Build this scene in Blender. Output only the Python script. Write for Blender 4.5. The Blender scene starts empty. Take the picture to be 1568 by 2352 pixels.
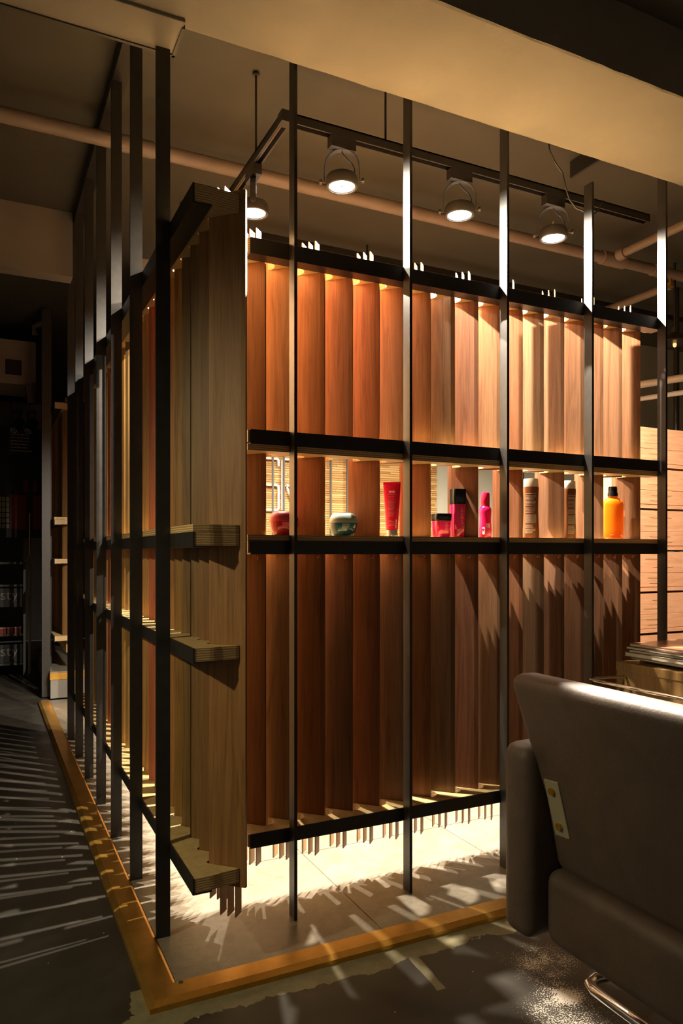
import bpy, bmesh, math, random
from mathutils import Vector, Matrix
random.seed(7)
SC = bpy.context.scene
COL = SC.collection
PI = math.pi

# ------------------------------------------------------------------ camera, world, exposure
cam_d = bpy.data.cameras.new('camera')
cam = bpy.data.objects.new('camera', cam_d); COL.objects.link(cam)
cam.location = (0, 0, 1.1); cam.rotation_euler = (PI/2, 0, math.radians(-26))
cam_d.sensor_fit = 'VERTICAL'; cam_d.sensor_height = 36.0
cam_d.lens = 36.0*1682/2352; cam_d.shift_y = 94/2352; cam_d.clip_start = .02
SC.camera = cam
w = bpy.data.worlds.new('world'); SC.world = w; w.use_nodes = True
w.node_tree.nodes['Background'].inputs[0].default_value = (1.0, .9, .76, 1)
w.node_tree.nodes['Background'].inputs[1].default_value = .026
SC.view_settings.view_transform = 'Standard'; SC.view_settings.look = 'None'
SC.view_settings.gamma = 1; SC.view_settings.use_curve_mapping = False
SC.view_settings.exposure = 0.0
SPOT_W = 600.0
WARM = (1.0, .86, .68)

# ------------------------------------------------------------------ helpers: objects
def tag(o, label=None, cat=None, group=None, kind=None):
    if label: o['label'] = label
    if cat: o['category'] = cat
    if group: o['group'] = group
    if kind: o['kind'] = kind
    return o
def thing(name, loc, label, cat, group=None, rz=0):
    o = bpy.data.objects.new(name, None); COL.objects.link(o)
    o.location = loc; o.rotation_euler = (0, 0, rz); o.empty_display_size = .05
    return tag(o, label, cat, group)
def base_of(p):
    v = Vector((0, 0, 0))
    while p: v += p.location; p = p.parent
    return v
class MB:
    """collects geometry in world coordinates, links it as ONE mesh object"""
    def __init__(s): s.v = []; s.f = []; s.a = []
    def add(s, vs, fs, a=0.0):
        n = len(s.v); s.v += [tuple(v) for v in vs]; s.f += [tuple(i+n for i in f) for f in fs]; s.a += [a]*len(fs)
        return s
    def box(s, x0, x1, y0, y1, z0, z1, a=0.0):
        return s.add([(x0,y0,z0),(x1,y0,z0),(x1,y1,z0),(x0,y1,z0),(x0,y0,z1),(x1,y0,z1),(x1,y1,z1),(x0,y1,z1)],
            [(0,3,2,1),(4,5,6,7),(0,1,5,4),(1,2,6,5),(2,3,7,6),(3,0,4,7)], a)
    def obox(s, c, ax, ay, az, hx, hy, hz):
        c = Vector(c); ax = Vector(ax).normalized()*hx; ay = Vector(ay).normalized()*hy; az = Vector(az).normalized()*hz
        P = [c-ax-ay-az, c+ax-ay-az, c+ax+ay-az, c-ax+ay-az, c-ax-ay+az, c+ax-ay+az, c+ax+ay+az, c-ax+ay+az]
        return s.add(P, [(0,3,2,1),(4,5,6,7),(0,1,5,4),(1,2,6,5),(2,3,7,6),(3,0,4,7)])
    def prism(s, pts, z0, z1):
        n = len(pts)
        return s.add([(x,y,z0) for x,y in pts]+[(x,y,z1) for x,y in pts],
            [tuple(range(n))[::-1], tuple(range(n,2*n))]+[(i,(i+1)%n,n+(i+1)%n,n+i) for i in range(n)])
    def tube(s, pts, r, n=10, closed=False, caps=True):
        P = [Vector(p) for p in pts]; m = len(P); rings = []
        up = None
        for i in range(m):
            if closed: t = P[(i+1)%m]-P[i-1]
            else: t = P[min(i+1,m-1)]-P[max(i-1,0)]
            t.normalize()
            if up is None:
                up = Vector((0,0,1)) if abs(t.z) < .9 else Vector((1,0,0))
            u = t.cross(up); 
            if u.length < 1e-5: u = t.orthogonal()
            u.normalize(); v = u.cross(t); up = v
            rr = r[i] if isinstance(r, (list,tuple)) else r
            rings.append([P[i]+u*rr*math.cos(2*PI*k/n)+v*rr*math.sin(2*PI*k/n) for k in range(n)])
        vs = [q for R in rings for q in R]; fs = []
        for i in range(m if closed else m-1):
            a = i*n; b = ((i+1)%m)*n
            fs += [(a+k, a+(k+1)%n, b+(k+1)%n, b+k) for k in range(n)]
        if caps and not closed: fs += [tuple(range(n))[::-1], tuple(range((m-1)*n, m*n))]
        return s.add(vs, fs)
    def lathe(s, prof, c, n=32, sx=1.0, sy=1.0, rot=0.0, sup=2.0):
        c = Vector(c); vs = []; fs = []; m = len(prof)
        cr, sr = math.cos(rot), math.sin(rot)
        for r, z in prof:
            for k in range(n):
                t = 2*PI*k/n; ct, st = math.cos(t), math.sin(t)
                if sup != 2.0:
                    q = (abs(ct)**sup+abs(st)**sup)**(-1/sup); ct *= q; st *= q
                x, y = r*ct*sx, r*st*sy
                vs.append((c.x+x*cr-y*sr, c.y+x*sr+y*cr, c.z+z))
        for i in range(m-1): fs += [(i*n+k, i*n+(k+1)%n, (i+1)*n+(k+1)%n, (i+1)*n+k) for k in range(n)]
        fs += [tuple(range(n))[::-1], tuple(range((m-1)*n, m*n))]
        return s.add(vs, fs)
    def build(s, name, mat, parent=None, smooth=False, origin=None, bevel=0, seg=2, angle=40, attr=False):
        if origin is None:
            xs = [v[0] for v in s.v]; ys = [v[1] for v in s.v]; zs = [v[2] for v in s.v]
            origin = ((min(xs)+max(xs))/2, (min(ys)+max(ys))/2, min(zs))
        O = Vector(origin)
        me = bpy.data.meshes.new(name)
        me.from_pydata([(v[0]-O.x, v[1]-O.y, v[2]-O.z) for v in s.v], [], s.f)
        bm = bmesh.new(); bm.from_mesh(me); bmesh.ops.recalc_face_normals(bm, faces=bm.faces); bm.to_mesh(me); bm.free()
        if attr:
            at = me.attributes.new('rnd', 'FLOAT', 'FACE'); at.data.foreach_set('value', s.a)
        if smooth: me.shade_smooth()
        me.materials.append(mat)
        o = bpy.data.objects.new(name, me); COL.objects.link(o)
        if parent is not None:
            o.parent = parent; o.location = O-base_of(parent)
        else: o.location = O
        if bevel:
            b = o.modifiers.new('bevel', 'BEVEL'); b.width = bevel; b.segments = seg; b.limit_method = 'ANGLE'; b.angle_limit = math.radians(angle)
            if seg > 2: me.shade_smooth()
        if smooth and not bevel:
            try:
                me.set_sharp_from_angle(angle=math.radians(angle))
            except Exception: pass
        return o
def link_copy(src, parent, loc, name=None):
    o = src.copy(); COL.objects.link(o); o.parent = parent; o.location = loc
    return o
def struct(o): o['kind'] = 'structure'; return o

# ------------------------------------------------------------------ helpers: materials
class NT:
    def __init__(s, name):
        s.m = bpy.data.materials.new(name); s.m.use_nodes = True; s.t = s.m.node_tree
        s.b = s.t.nodes['Principled BSDF']
    def n(s, typ, **kw):
        x = s.t.nodes.new(typ)
        for k, v in kw.items():
            if k.startswith('i_'):
                key = k[2:]; key = int(key) if key.isdigit() else key.replace('_', ' ')
                x.inputs[key].default_value = v
            else: setattr(x, k, v)
        return x
    def l(s, a, b): s.t.links.new(a, b)
    def set(s, **kw):
        for k, v in kw.items():
            s.b.inputs[k.replace('_', ' ')].default_value = v
        return s
    def ramp(s, fac, stops):
        r = s.n('ShaderNodeValToRGB'); e = r.color_ramp.elements
        e[0].position, e[0].color = stops[0][0], (*stops[0][1], 1)
        e[1].position, e[1].color = stops[-1][0], (*stops[-1][1], 1)
        for p, c in stops[1:-1]:
            q = e.new(p); q.color = (*c, 1)
        s.l(fac, r.inputs[0]); return r.outputs[0]
    def coords(s, scale=(1,1,1), which='Object', rnd=False):
        tc = s.n('ShaderNodeTexCoord'); mp = s.n('ShaderNodeMapping'); mp.inputs['Scale'].default_value = scale
        s.l(tc.outputs[which], mp.inputs[0])
        if rnd:
            oi = s.n('ShaderNodeObjectInfo'); mu = s.n('ShaderNodeVectorMath', operation='SCALE'); mu.inputs[3].default_value = 37.0
            cb = s.n('ShaderNodeCombineXYZ'); 
            for i in range(3): s.l(oi.outputs['Random'], cb.inputs[i])
            s.l(cb.outputs[0], mu.inputs[0]); s.l(mu.outputs[0], mp.inputs['Location'])
        return mp.outputs[0]
    def noise(s, vec, scale=5, detail=4, rough=.55, dist=0):
        x = s.n('ShaderNodeTexNoise'); x.inputs['Scale'].default_value = scale; x.inputs['Detail'].default_value = detail
        x.inputs['Roughness'].default_value = rough; x.inputs['Distortion'].default_value = dist
        if vec is not None: s.l(vec, x.inputs['Vector'])
        return x.outputs['Fac']
    def mix(s, a, b, fac, mode='MIX'):
        x = s.n('ShaderNodeMix', data_type='RGBA', blend_type=mode)
        for inp, val in ((6, a), (7, b), (0, fac)):
            if hasattr(val, 'is_linked') or isinstance(val, bpy.types.NodeSocket): s.l(val, x.inputs[inp])
            elif inp == 0: x.inputs[0].default_value = val
            else: x.inputs[inp].default_value = (*val, 1) if len(val) == 3 else val
        return x.outputs[2]
    def math(s, op, a, b=None):
        x = s.n('ShaderNodeMath', operation=op)
        for i, v in ((0, a), (1, b)):
            if v is None: continue
            if isinstance(v, bpy.types.NodeSocket): s.l(v, x.inputs[i])
            else: x.inputs[i].default_value = v
        return x.outputs[0]
    def color(s, sock): s.l(sock, s.b.inputs['Base Color']); return s
    def bump(s, h, strength=.2, dist=.002):
        x = s.n('ShaderNodeBump'); x.inputs['Strength'].default_value = strength; x.inputs['Distance'].default_value = dist
        s.l(h, x.inputs['Height']); s.l(x.outputs[0], s.b.inputs['Normal']); return s

def plain(name, col, rough=.5, metal=0.0, spec=.5, **kw):
    t = NT(name); t.set(Base_Color=(*col, 1), Roughness=rough, Metallic=metal)
    t.b.inputs['Specular IOR Level'].default_value = spec
    for k, v in kw.items(): t.b.inputs[k.replace('_', ' ')].default_value = v
    return t.m
def noisy(name, c0, c1, scale=6, rough=.6, bump=.15, metal=0, bd=.002, detail=6):
    t = NT(name); v = t.coords(); f = t.noise(v, scale, detail)
    t.color(t.ramp(f, [(.3, c0), (.7, c1)])); t.set(Roughness=rough, Metallic=metal); t.bump(f, bump, bd); return t.m

def wood_plank(name='plank_wood'):
    t = NT(name); v = t.coords((10, 10, .55), rnd=True)
    f = t.noise(v, 3.0, 7, .6, 1.6); v2 = t.coords((160, 160, 4), rnd=True); g = t.noise(v2, 1.6, 3, .6)
    oi = t.n('ShaderNodeObjectInfo')
    c = t.ramp(f, [(.25, (.5,.43,.38)), (.46, (.86,.83,.8)), (.62, (1.0,1.0,1.0)), (.8, (.6,.55,.5))])
    c = t.mix(oi.outputs['Color'], c, 1.0, 'MULTIPLY')
    c2 = t.ramp(g, [(.35, (.62,.58,.55)), (.6, (1,1,1))])
    c = t.mix(c, c2, .5, 'MULTIPLY')
    t.color(c); t.set(Roughness=.5); t.b.inputs['Specular IOR Level'].default_value = .28
    t.bump(g, .12, .001); return t.m
def plywood(name, face0, face1, lay0, lay1):
    t = NT(name); geo = t.n('ShaderNodeNewGeometry'); sx = t.n('ShaderNodeSeparateXYZ'); t.l(geo.outputs['Normal'], sx.inputs[0])
    nz = t.math('ABSOLUTE', sx.outputs[2]); side = t.math('LESS_THAN', nz, .5)
    tc = t.n('ShaderNodeTexCoord'); so = t.n('ShaderNodeSeparateXYZ'); t.l(tc.outputs['Object'], so.inputs[0])
    wv = t.noise(t.coords((9, 9, 30)), 2, 3)
    z = t.math('MULTIPLY', so.outputs[2], 2*PI/.0062); z = t.math('ADD', z, t.math('MULTIPLY', wv, 5.0)); sn = t.math('SINE', z)
    sn = t.math('ADD', t.math('MULTIPLY', sn, .5), .5)
    sn = t.math('MULTIPLY', sn, t.math('ADD', t.noise(t.coords((40, 40, 6)), 4, 3), .35))
    lay = t.ramp(sn, [(.1, lay1), (.7, lay0)])
    fa = t.noise(t.coords((1, 1, 1)), 30, 8, .7); face = t.ramp(fa, [(.35, face0), (.65, face1)])
    t.color(t.mix(face, lay, side)); t.set(Roughness=.5); t.bump(sn, .15, .001); return t.m

M = {}
M['plank'] = wood_plank()
M['ply'] = plywood('plywood', (.42,.30,.13), (.58,.43,.2), (.66,.48,.23), (.34,.21,.085))
M['steel'] = noisy('black_steel', (.014,.013,.012), (.022,.020,.018), 40, .38, .08)
M['black'] = plain('matt_black', (.012,.012,.012), .55)
M['track'] = plain('track_black', (.014,.012,.011), .4)
t = NT('brass'); v = t.coords(); f = t.noise(v, 9, 8, .65); f2 = t.noise(v, 120, 3)
t.color(t.ramp(f, [(.3, (.50,.27,.045)), (.7, (.72,.42,.09))])); t.set(Metallic=.85, Roughness=.36); t.bump(f2, .08, .001); M['brass'] = t.m
t = NT('painted_plaster'); v = t.coords(); f = t.noise(v, 2.2, 8, .6); f2 = t.noise(v, 14, 6, .7)
t.color(t.ramp(f, [(.3, (.2,.175,.135)), (.7, (.245,.215,.166))])); t.set(Roughness=.75); t.bump(f2, .22, .006); M['plaster'] = t.m
t = NT('ceiling_paint'); v = t.coords(); f = t.noise(v, 1.4, 7, .6); f2 = t.noise(v, 9, 6, .65)
t.color(t.ramp(f, [(.3, (.05,.045,.032)), (.7, (.07,.063,.045))])); t.set(Roughness=.6); t.bump(f2, .15, .006); M['ceiling'] = t.m
M['wall'] = noisy('dark_wall', (.16,.15,.13), (.2,.185,.16), 3, .7, .1)
M['greywall'] = noisy('grey_green_wall', (.30,.31,.25), (.36,.36,.3), 2, .5, .05)
M['pipe'] = noisy('painted_pipe', (.17,.128,.098), (.22,.168,.13), 7, .5, .05)
M['whitepipe'] = noisy('white_pipe', (.62,.6,.58), (.72,.7,.68), 7, .5, .05)
# dark outer concrete with scuffs, pale filler beside the brass and spilled powder
def floor_mat():
    t = NT('dark_concrete'); tc = t.n('ShaderNodeTexCoord'); P = tc.outputs['Object']; so = t.n('ShaderNodeSeparateXYZ'); t.l(P, so.inputs[0])
    x, y = so.outputs[0], so.outputs[1]
    n1 = t.noise(P, 3.5, 8, .62); n2 = t.noise(P, 26, 6, .7)
    base = t.ramp(n1, [(.3, (.028,.026,.022)), (.55, (.044,.040,.033)), (.75, (.066,.060,.049))])
    # filler band outside the brass edge (outer edges at x=.358 / y=1.785)
    wob = t.math('MULTIPLY', t.math('SUBTRACT', t.noise(P, 7, 5, .6), .5), .09)
    d1 = t.math('SUBTRACT', 1.785, y)
    band = t.math('MULTIPLY', t.math('LESS_THAN', t.math('ADD', d1, wob), .045), t.math('LESS_THAN', y, 1.8))
    inx = t.math('MULTIPLY', t.math('GREATER_THAN', t.math('ADD', x, t.math('MULTIPLY', wob, 2.5)), .30), t.math('LESS_THAN', x, 1.06)); band = t.math('MULTIPLY', band, inx)
    d2 = t.math('SUBTRACT', .358, x)
    band2 = t.math('MULTIPLY', t.math('LESS_THAN', t.math('ADD', d2, wob), .03), t.math('MULTIPLY', t.math('LESS_THAN', y, 1.9), t.math('GREATER_THAN', t.math('ADD', y, t.math('MULTIPLY', wob, 2.0)), 1.72)))
    # pale straight line leaving the brass
    g = t.math('ABSOLUTE', t.math('SUBTRACT', x, t.math('ADD', 1.055, t.math('MULTIPLY', t.math('SUBTRACT', y, 1.66), .084))))
    pale_line = t.math('MULTIPLY', t.math('LESS_THAN', t.math('ADD', g, t.math('MULTIPLY', wob, .12)), .013), t.math('GREATER_THAN', y, 1.565))
    fil = t.math('MAXIMUM', t.math('MAXIMUM', band, band2), pale_line)
    fc = t.ramp(n2, [(.3, (.16,.145,.085)), (.7, (.24,.215,.13))])
    c = t.mix(base, fc, fil)
    # powder spill
    def blob(cx, cy, r):
        vm = t.n('ShaderNodeVectorMath', operation='DISTANCE'); t.l(P, vm.inputs[0]); vm.inputs[1].default_value = (cx, cy, 0)
        return t.math('SUBTRACT', 1.0, t.math('DIVIDE', vm.outputs[1], r))
    b = t.math('MAXIMUM', blob(1.30,1.42,.10), t.math('MULTIPLY', blob(1.36,1.55,.15), .75))
    b = t.math('MAXIMUM', b, t.math('MULTIPLY', blob(1.25,1.33,.2), .55))
    sp = t.noise(P, 260, 2, .6); sp2 = t.noise(P, 12, 4, .6)
    pw = t.math('ADD', t.math('MULTIPLY', b, t.math('ADD', t.math('MULTIPLY', sp2, 1.5), -.25)), t.math('MULTIPLY', sp, 1.15))
    pw = t.math('MULTIPLY', t.math('GREATER_THAN', pw, .88), t.math('GREATER_THAN', b, 0.0))
    c = t.mix(c, (.62,.56,.48), pw)
    # paint specks
    vo = t.n('ShaderNodeTexVoronoi'); vo.inputs['Scale'].default_value = 16; t.l(P, vo.inputs['Vector'])
    spk = t.math('MULTIPLY', t.math('LESS_THAN', vo.outputs['Distance'], .055), t.math('GREATER_THAN', t.noise(P, 31, 2), .52))
    c = t.mix(c, (.42,.38,.3), spk)
    t.color(c); r = t.ramp(n1, [(.3, (.3,)*3), (.7, (.5,)*3)]); t.l(r, t.b.inputs['Roughness']); t.bump(n2, .12, .002); return t.m
M['floor'] = floor_mat()
t = NT('stone_tile'); v = t.coords(which='Object', rnd=True); f = t.noise(v, 5, 9, .66, .6); f2 = t.noise(v, 22, 6, .7, 1.2)
c = t.ramp(f, [(.28, (.16,.142,.112)), (.7, (.235,.21,.17))]); c = t.mix(c, t.ramp(f2, [(.4, (.62,.6,.56)), (.55, (1,1,1))]), .5, 'MULTIPLY')
t.color(c); t.set(Roughness=.34); t.bump(f2, .06, .001); M['tile'] = t.m
M['grout'] = plain('grout', (.5,.46,.38), .8)
t = NT('cladding'); at = t.n('ShaderNodeAttribute', attribute_name='rnd'); at.attribute_type = 'GEOMETRY'
gr = t.noise(t.coords((6, 6, 120)), 3, 4); c = t.ramp(at.outputs['Fac'], [(0, (.26,.14,.04)), (.5, (.37,.22,.075)), (1, (.47,.31,.125))])
t.color(t.mix(c, t.ramp(gr, [(.3, (.7,.66,.6)), (.7, (1,1,1))]), .6, 'MULTIPLY')); t.set(Roughness=.55); M['clad'] = t.m
M['clad_gap'] = plain('cladding_backing', (.05,.03,.015), .8)
M['white'] = plain('white_paint', (.8,.78,.72), .4)
def woodh(name, c0, c1, sc=(2, 2, 26), rough=.5):
    t = NT(name); v = t.coords(sc, rnd=True); f = t.noise(v, 3, 6, .6, 1.0); t.color(t.ramp(f, [(.25, c0), (.7, c1)])); t.set(Roughness=rough); t.bump(f, .08, .001); return t.m
M['crate'] = woodh('crate_wood', (.36,.165,.08), (.5,.26,.145))
M['crate_slot'] = plain('crate_slot_shade', (.3,.17,.07), .7)
M['desk'] = woodh('desk_wood', (.17,.095,.03), (.27,.16,.055), (26, 26, 1.5), .45)
M['chrome'] = plain('chrome', (.72,.7,.66), .14, 1.0)
t = NT('brown_leather'); v = t.coords(); f = t.noise(v, 90, 6, .7); f2 = t.noise(v, 9, 5, .6, .8)
t.color(t.ramp(f2, [(.3, (.070,.047,.034)), (.7, (.10,.07,.052))])); t.set(Roughness=.55); t.bump(t.math('ADD', f, t.math('MULTIPLY', f2, 1.5)), .3, .003); M['leather'] = t.m
M['plate'] = plain('cream_metal_plate', (.36,.33,.22), .45, .2)
M['copper'] = plain('copper_wire', (.75,.28,.13), .35, .9)
M['lens'] = NT('lamp_lens').m
_b = M['lens'].node_tree.nodes['Principled BSDF']; _b.inputs['Base Color'].default_value = (1,.95,.85,1)
_b.inputs['Emission Color'].default_value = (1,.93,.8,1); _b.inputs['Emission Strength'].default_value = 14
M['lamp_body'] = plain('lamp_body_black', (.03,.027,.024), .38)
M['conductor'] = plain('track_conductor', (.12,.07,.045), .5, .6)
M['silver'] = plain('silver_ring', (.7,.66,.6), .25, 1.0)
M['red'] = plain('dark_red_paint', (.22,.012,.012), .5)
M['darkgrey'] = plain('dark_grey_paint', (.05,.048,.042), .55)
M['cream'] = plain('cream_paint', (.34,.3,.22), .6)
M['green'] = plain('green_plastic', (.04,.2,.03), .5)
M['chalk'] = plain('chalk_white', (.2,.19,.17), .8)
M['gap'] = plain('recess_black', (.01,.009,.008), .9)

# ================================================================== THE SETTING
floor = struct(MB().box(-1.3, 7, -2.5, 10, -.1, -.012).build('floor', M['floor'], origin=(0,0,-.012)))
floor.data.materials.clear(); floor.data.materials.append(M['floor'])
tag(floor, 'dark worn concrete floor with pale filler patches and paint specks')
# stone tile field inside the brass border: child tiles, tiny joints
grout = MB().box(.36, 3.72, 1.79, 4.74, -.012, -.0035).build('grout_bed', M['grout'], floor)
TW = .605
tile_x = [.44+TW*i for i in range(7)]; tile_y = [1.868+TW*i for i in range(6)]
for i in range(6):
    for j in range(5):
        x0, x1 = tile_x[i]+.0015, min(tile_x[i+1]-.0015, 3.72); y0, y1 = tile_y[j]+.0015, min(tile_y[j+1]-.0015, 4.74)
        if x1-x0 < .05 or y1-y0 < .05: continue
        o = MB().box(x0, x1, y0, y1, -.0035, 0).build('tile', M['tile'], floor)
MB().box(.44, .62, 4.74, 5.86, -.012, 0).build('tile', M['tile'], floor)
# brass border: mitred strips with a bevelled outer lip
def strip(name, a, b, label):
    # prof across the strip: (offset from outer edge, z)
    m = MB(); prof = [(0, -.012), (0, .001), (.016, .010), (.072, .010), (.08, .004), (.08, -.012)]
    vs = []; n = len(prof)
    for end in (a, b):
        for o_, z in prof: vs.append((*end(o_), z))
    fs = [(i, (i+1) % n, n+(i+1) % n, n+i) for i in range(n)]+[tuple(range(n)), tuple(range(n, 2*n))]
    o = m.add(vs, fs).build(name, M['brass']); struct(o); o['label'] = label; return o
strip('trim_1', lambda o: (.358+o, 1.785+o), lambda o: (2.05, 1.785+o), 'brass floor strip along the front of the tiled area')
strip('trim_2', lambda o: (2.053, 1.785+o), lambda o: (3.8, 1.785+o), 'brass floor strip continuing under the desk')
strip('trim_3', lambda o: (.358+o, 1.785+o), lambda o: (.358+o, 5.84), 'brass floor strip along the corridor side of the tiled area')
sc_ = MB().lathe([(.006, 0), (.006, .0012), (.001, .0016)], (.449, 1.851, .0098), 14).build('screw', M['darkgrey'], bpy.data.objects['trim_1'])
# ceilings and beams
struct(MB().box(-1.3, 7, 2.02, 10, 2.98, 3.08).build('ceiling', M['ceiling'], origin=(0,2.02,2.98)))
struct(MB().box(-1.3, 7, -2.5, 1.625, 2.77, 2.87).build('ceiling', M['ceiling'], origin=(0,0,2.77)))
# big plastered beam with slightly chipped edges
m = MB(); nx = 160; rows = []
random.seed(3)
prof0 = [(1.625, 3.08), (1.625, 2.557), (1.632, 2.555), (2.013, 2.555), (2.02, 2.557), (2.02, 3.08)]
for i in range(nx+1):
    x = -1.3+8.3*i/nx; j = [random.uniform(-.0016, .0016) for _ in range(4)]
    rows.append([(x, y, z) if k in (0, 5) else (x, y+j[k-1], z+j[(k) % 4]*.5) for k, (y, z) in enumerate(prof0)])
n = len(prof0); vs = [p for r in rows for p in r]; fs = []
for i in range(nx): fs += [(i*n+k, i*n+k+1, (i+1)*n+k+1, (i+1)*n+k) for k in range(n-1)]+[(i*n+n-1, i*n, (i+1)*n, (i+1)*n+n-1)]
fs += [tuple(range(n)), tuple(range(nx*n, nx*n+n))]
beam = struct(m.add(vs, fs).build('trim_4', M['plaster'], origin=(0,1.82,2.555))); beam['label'] = 'wide plastered beam with chipped edges crossing in front of the steel posts'
sof = struct(MB().box(-1.3, .493, 1.98, 2.126, 2.545, 2.62).build('trim_5', M['plaster'], bevel=.003)); sof['label'] = 'plasterboard soffit over the first corridor post'
MB().box(-1.3, .497, 2.120, 2.130, 2.541, 2.553).build('edge_bead', M['ceiling'], sof)
MB().box(.489, .497, 2.0, 2.130, 2.541, 2.553).build('edge_bead', M['ceiling'], sof)
cb = struct(MB().box(-1.3, .44, 4.29, 4.40, 2.625, 2.98).build('trim_6', M['plaster'])); cb['label'] = 'plastered cross beam over the corridor'
# dark steel channel under the ceiling carrying the corridor posts
ch = struct(MB().box(.445, .50, 2.13, 4.66, 2.925, 2.979).build('trim_7', M['steel'])); ch['label'] = 'black steel channel under the ceiling above the corridor posts'
# room walls
struct(MB().box(-1.4, -1.3, -2.5, 10, 0, 3.08).build('wall_left', M['wall']))
struct(MB().box(7, 7.1, -2.5, 10, 0, 3.08).build('wall_right', M['wall']))
struct(MB().box(-1.3, 7, 10, 10.1, 0, 3.08).build('wall_back', M['wall']))
struct(MB().box(-1.3, 7, -2.6, -2.5, 0, 3.08).build('wall_front', M['wall']))
inner = struct(MB().box(.9, 7, 4.76, 4.86, 0, 2.98).build('wall_inner', M['greywall']))
inner['label'] = 'grey-green inner wall beside the timber cladding'
MB().box(.92, 3.128, 4.748, 4.7605, .0, 2.7).build('cladding_backing', M['clad_gap'], inner)
random.seed(11); m = MB(); z = .002; row = 0
while z < 2.69:
    x = .92-random.uniform(0, .3)
    while x < 3.126:
        L = random.choice([.22, .3, .38]); x0 = max(x, .92); x1 = min(x+L-.0015, 3.126)
        if x1-x0 > .01:
            d = random.choice([0, 0, .001, .002])
            m.box(x0, x1, 4.74-d, 4.749, z, z+.0139, random.random())
        x += L
    z += .0162
tag(m.build('cladding_strips', M['clad'], inner, attr=True), kind='stuff')
# dark framing on the grey wall
for x in (3.42, 3.95, 4.35):
    MB().box(x, x+.03, 4.745, 4.762, 0, 2.98).build('wall_batten', M['darkgrey'], inner)

# ================================================================== SLATTED PARTITIONS
S2 = math.sqrt(.5)
def arc3(a, p, b, n=7):
    (ax, ay), (bx, by), (cx, cy) = a, p, b
    d = 2*(ax*(by-cy)+bx*(cy-ay)+cx*(ay-by))
    ux = ((ax*ax+ay*ay)*(by-cy)+(bx*bx+by*by)*(cy-ay)+(cx*cx+cy*cy)*(ay-by))/d
    uy = ((ax*ax+ay*ay)*(cx-bx)+(bx*bx+by*by)*(ax-cx)+(cx*cx+cy*cy)*(bx-ax))/d
    r = math.hypot(ax-ux, ay-uy)
    t0, tp, t1 = (math.atan2(q[1]-uy, q[0]-ux) for q in (a, p, b))
    def un(t, ref):
        while t < ref: t += 2*PI
        return t
    tp_, t1_ = un(tp, t0), un(t1, t0)
    if tp_ > t1_:   # go the other way
        t1_ -= 2*PI
    return [(ux+r*math.cos(t0+(t1_-t0)*i/n), uy+r*math.sin(t0+(t1_-t0)*i/n)) for i in range(1, n)]
# plank tones (object colours)
TONES_R = [(.36,.145,.05), (.40,.225,.105), (.40,.16,.055), (.36,.175,.088), (.43,.165,.065), (.37,.205,.108), (.34,.155,.066), (.33,.19,.098), (.43,.19,.098), (.37,.195,.093),
           (.32,.135,.06), (.34,.205,.11), (.35,.18,.10), (.33,.165,.082), (.35,.17,.085), (.34,.17,.085), (.32,.155,.076)]
TONES_R = [t_ if i < 7 else tuple(v*.84 for v in t_) for i, t_ in enumerate(TONES_R)]
TONES_L = [(.33,.175,.063), (.26,.138,.05), (.24,.145,.056), (.24,.145,.05), (.34,.19,.05), (.28,.145,.045), (.32,.165,.058), (.34,.13,.055), (.36,.11,.055), (.32,.18,.06)]
_pl = {}
def plank_mesh(h):
    """a board .109 wide lying along (1,-1), .012 thick behind its front face, very slightly cupped; local origin = front-face point at the tooth tip, z=0 at its bottom"""
    key = round(h, 3)
    if key in _pl: return _pl[key]
    b0, b1 = -.012*math.sqrt(2), .065*math.sqrt(2)
    P = []
    N = 8
    for side in (0, 1):
        for i in range(N+1):
            s = b0+(b1-b0)*i/N; u = (i/N-.5)*2; cup = .0014*(1-u*u); e = .0016 if i in (0, N) else 0
            d = (e+cup) if side == 0 else (.0125-e+cup*.5)
            P.append((s*S2+d*S2, -s*S2+d*S2))
    front = P[:N+1]; back = P[N+1:][::-1]
    m = MB().prism(front+back, 0, h); me = bpy.data.meshes.new('plank')
    me.from_pydata(m.v, [], m.f); bm = bmesh.new(); bm.from_mesh(me); bmesh.ops.recalc_face_normals(bm, faces=bm.faces); bm.to_mesh(me); bm.free()
    me.materials.append(M['plank']); _pl[key] = me; return me
_tab_baffles = {}
def tab_baffle_mesh(h):
    key = round(h, 3)
    if key in _tab_baffles: return _tab_baffles[key]
    m = MB().obox((.017*S2, .017*S2, h/2), (1,1,0), (1,-1,0), (0,0,1), .017, .0015, h/2)
    me = bpy.data.meshes.new('tab_baffle'); me.from_pydata(m.v, [], m.f); bm = bmesh.new(); bm.from_mesh(me); bmesh.ops.recalc_face_normals(bm, faces=bm.faces); bm.to_mesh(me); bm.free()
    me.materials.append(M['tabwood']); _tab_baffles[key] = me; return me
M['tabwood'] = plain('tab_wood', (.55,.36,.17), .5)
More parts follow.
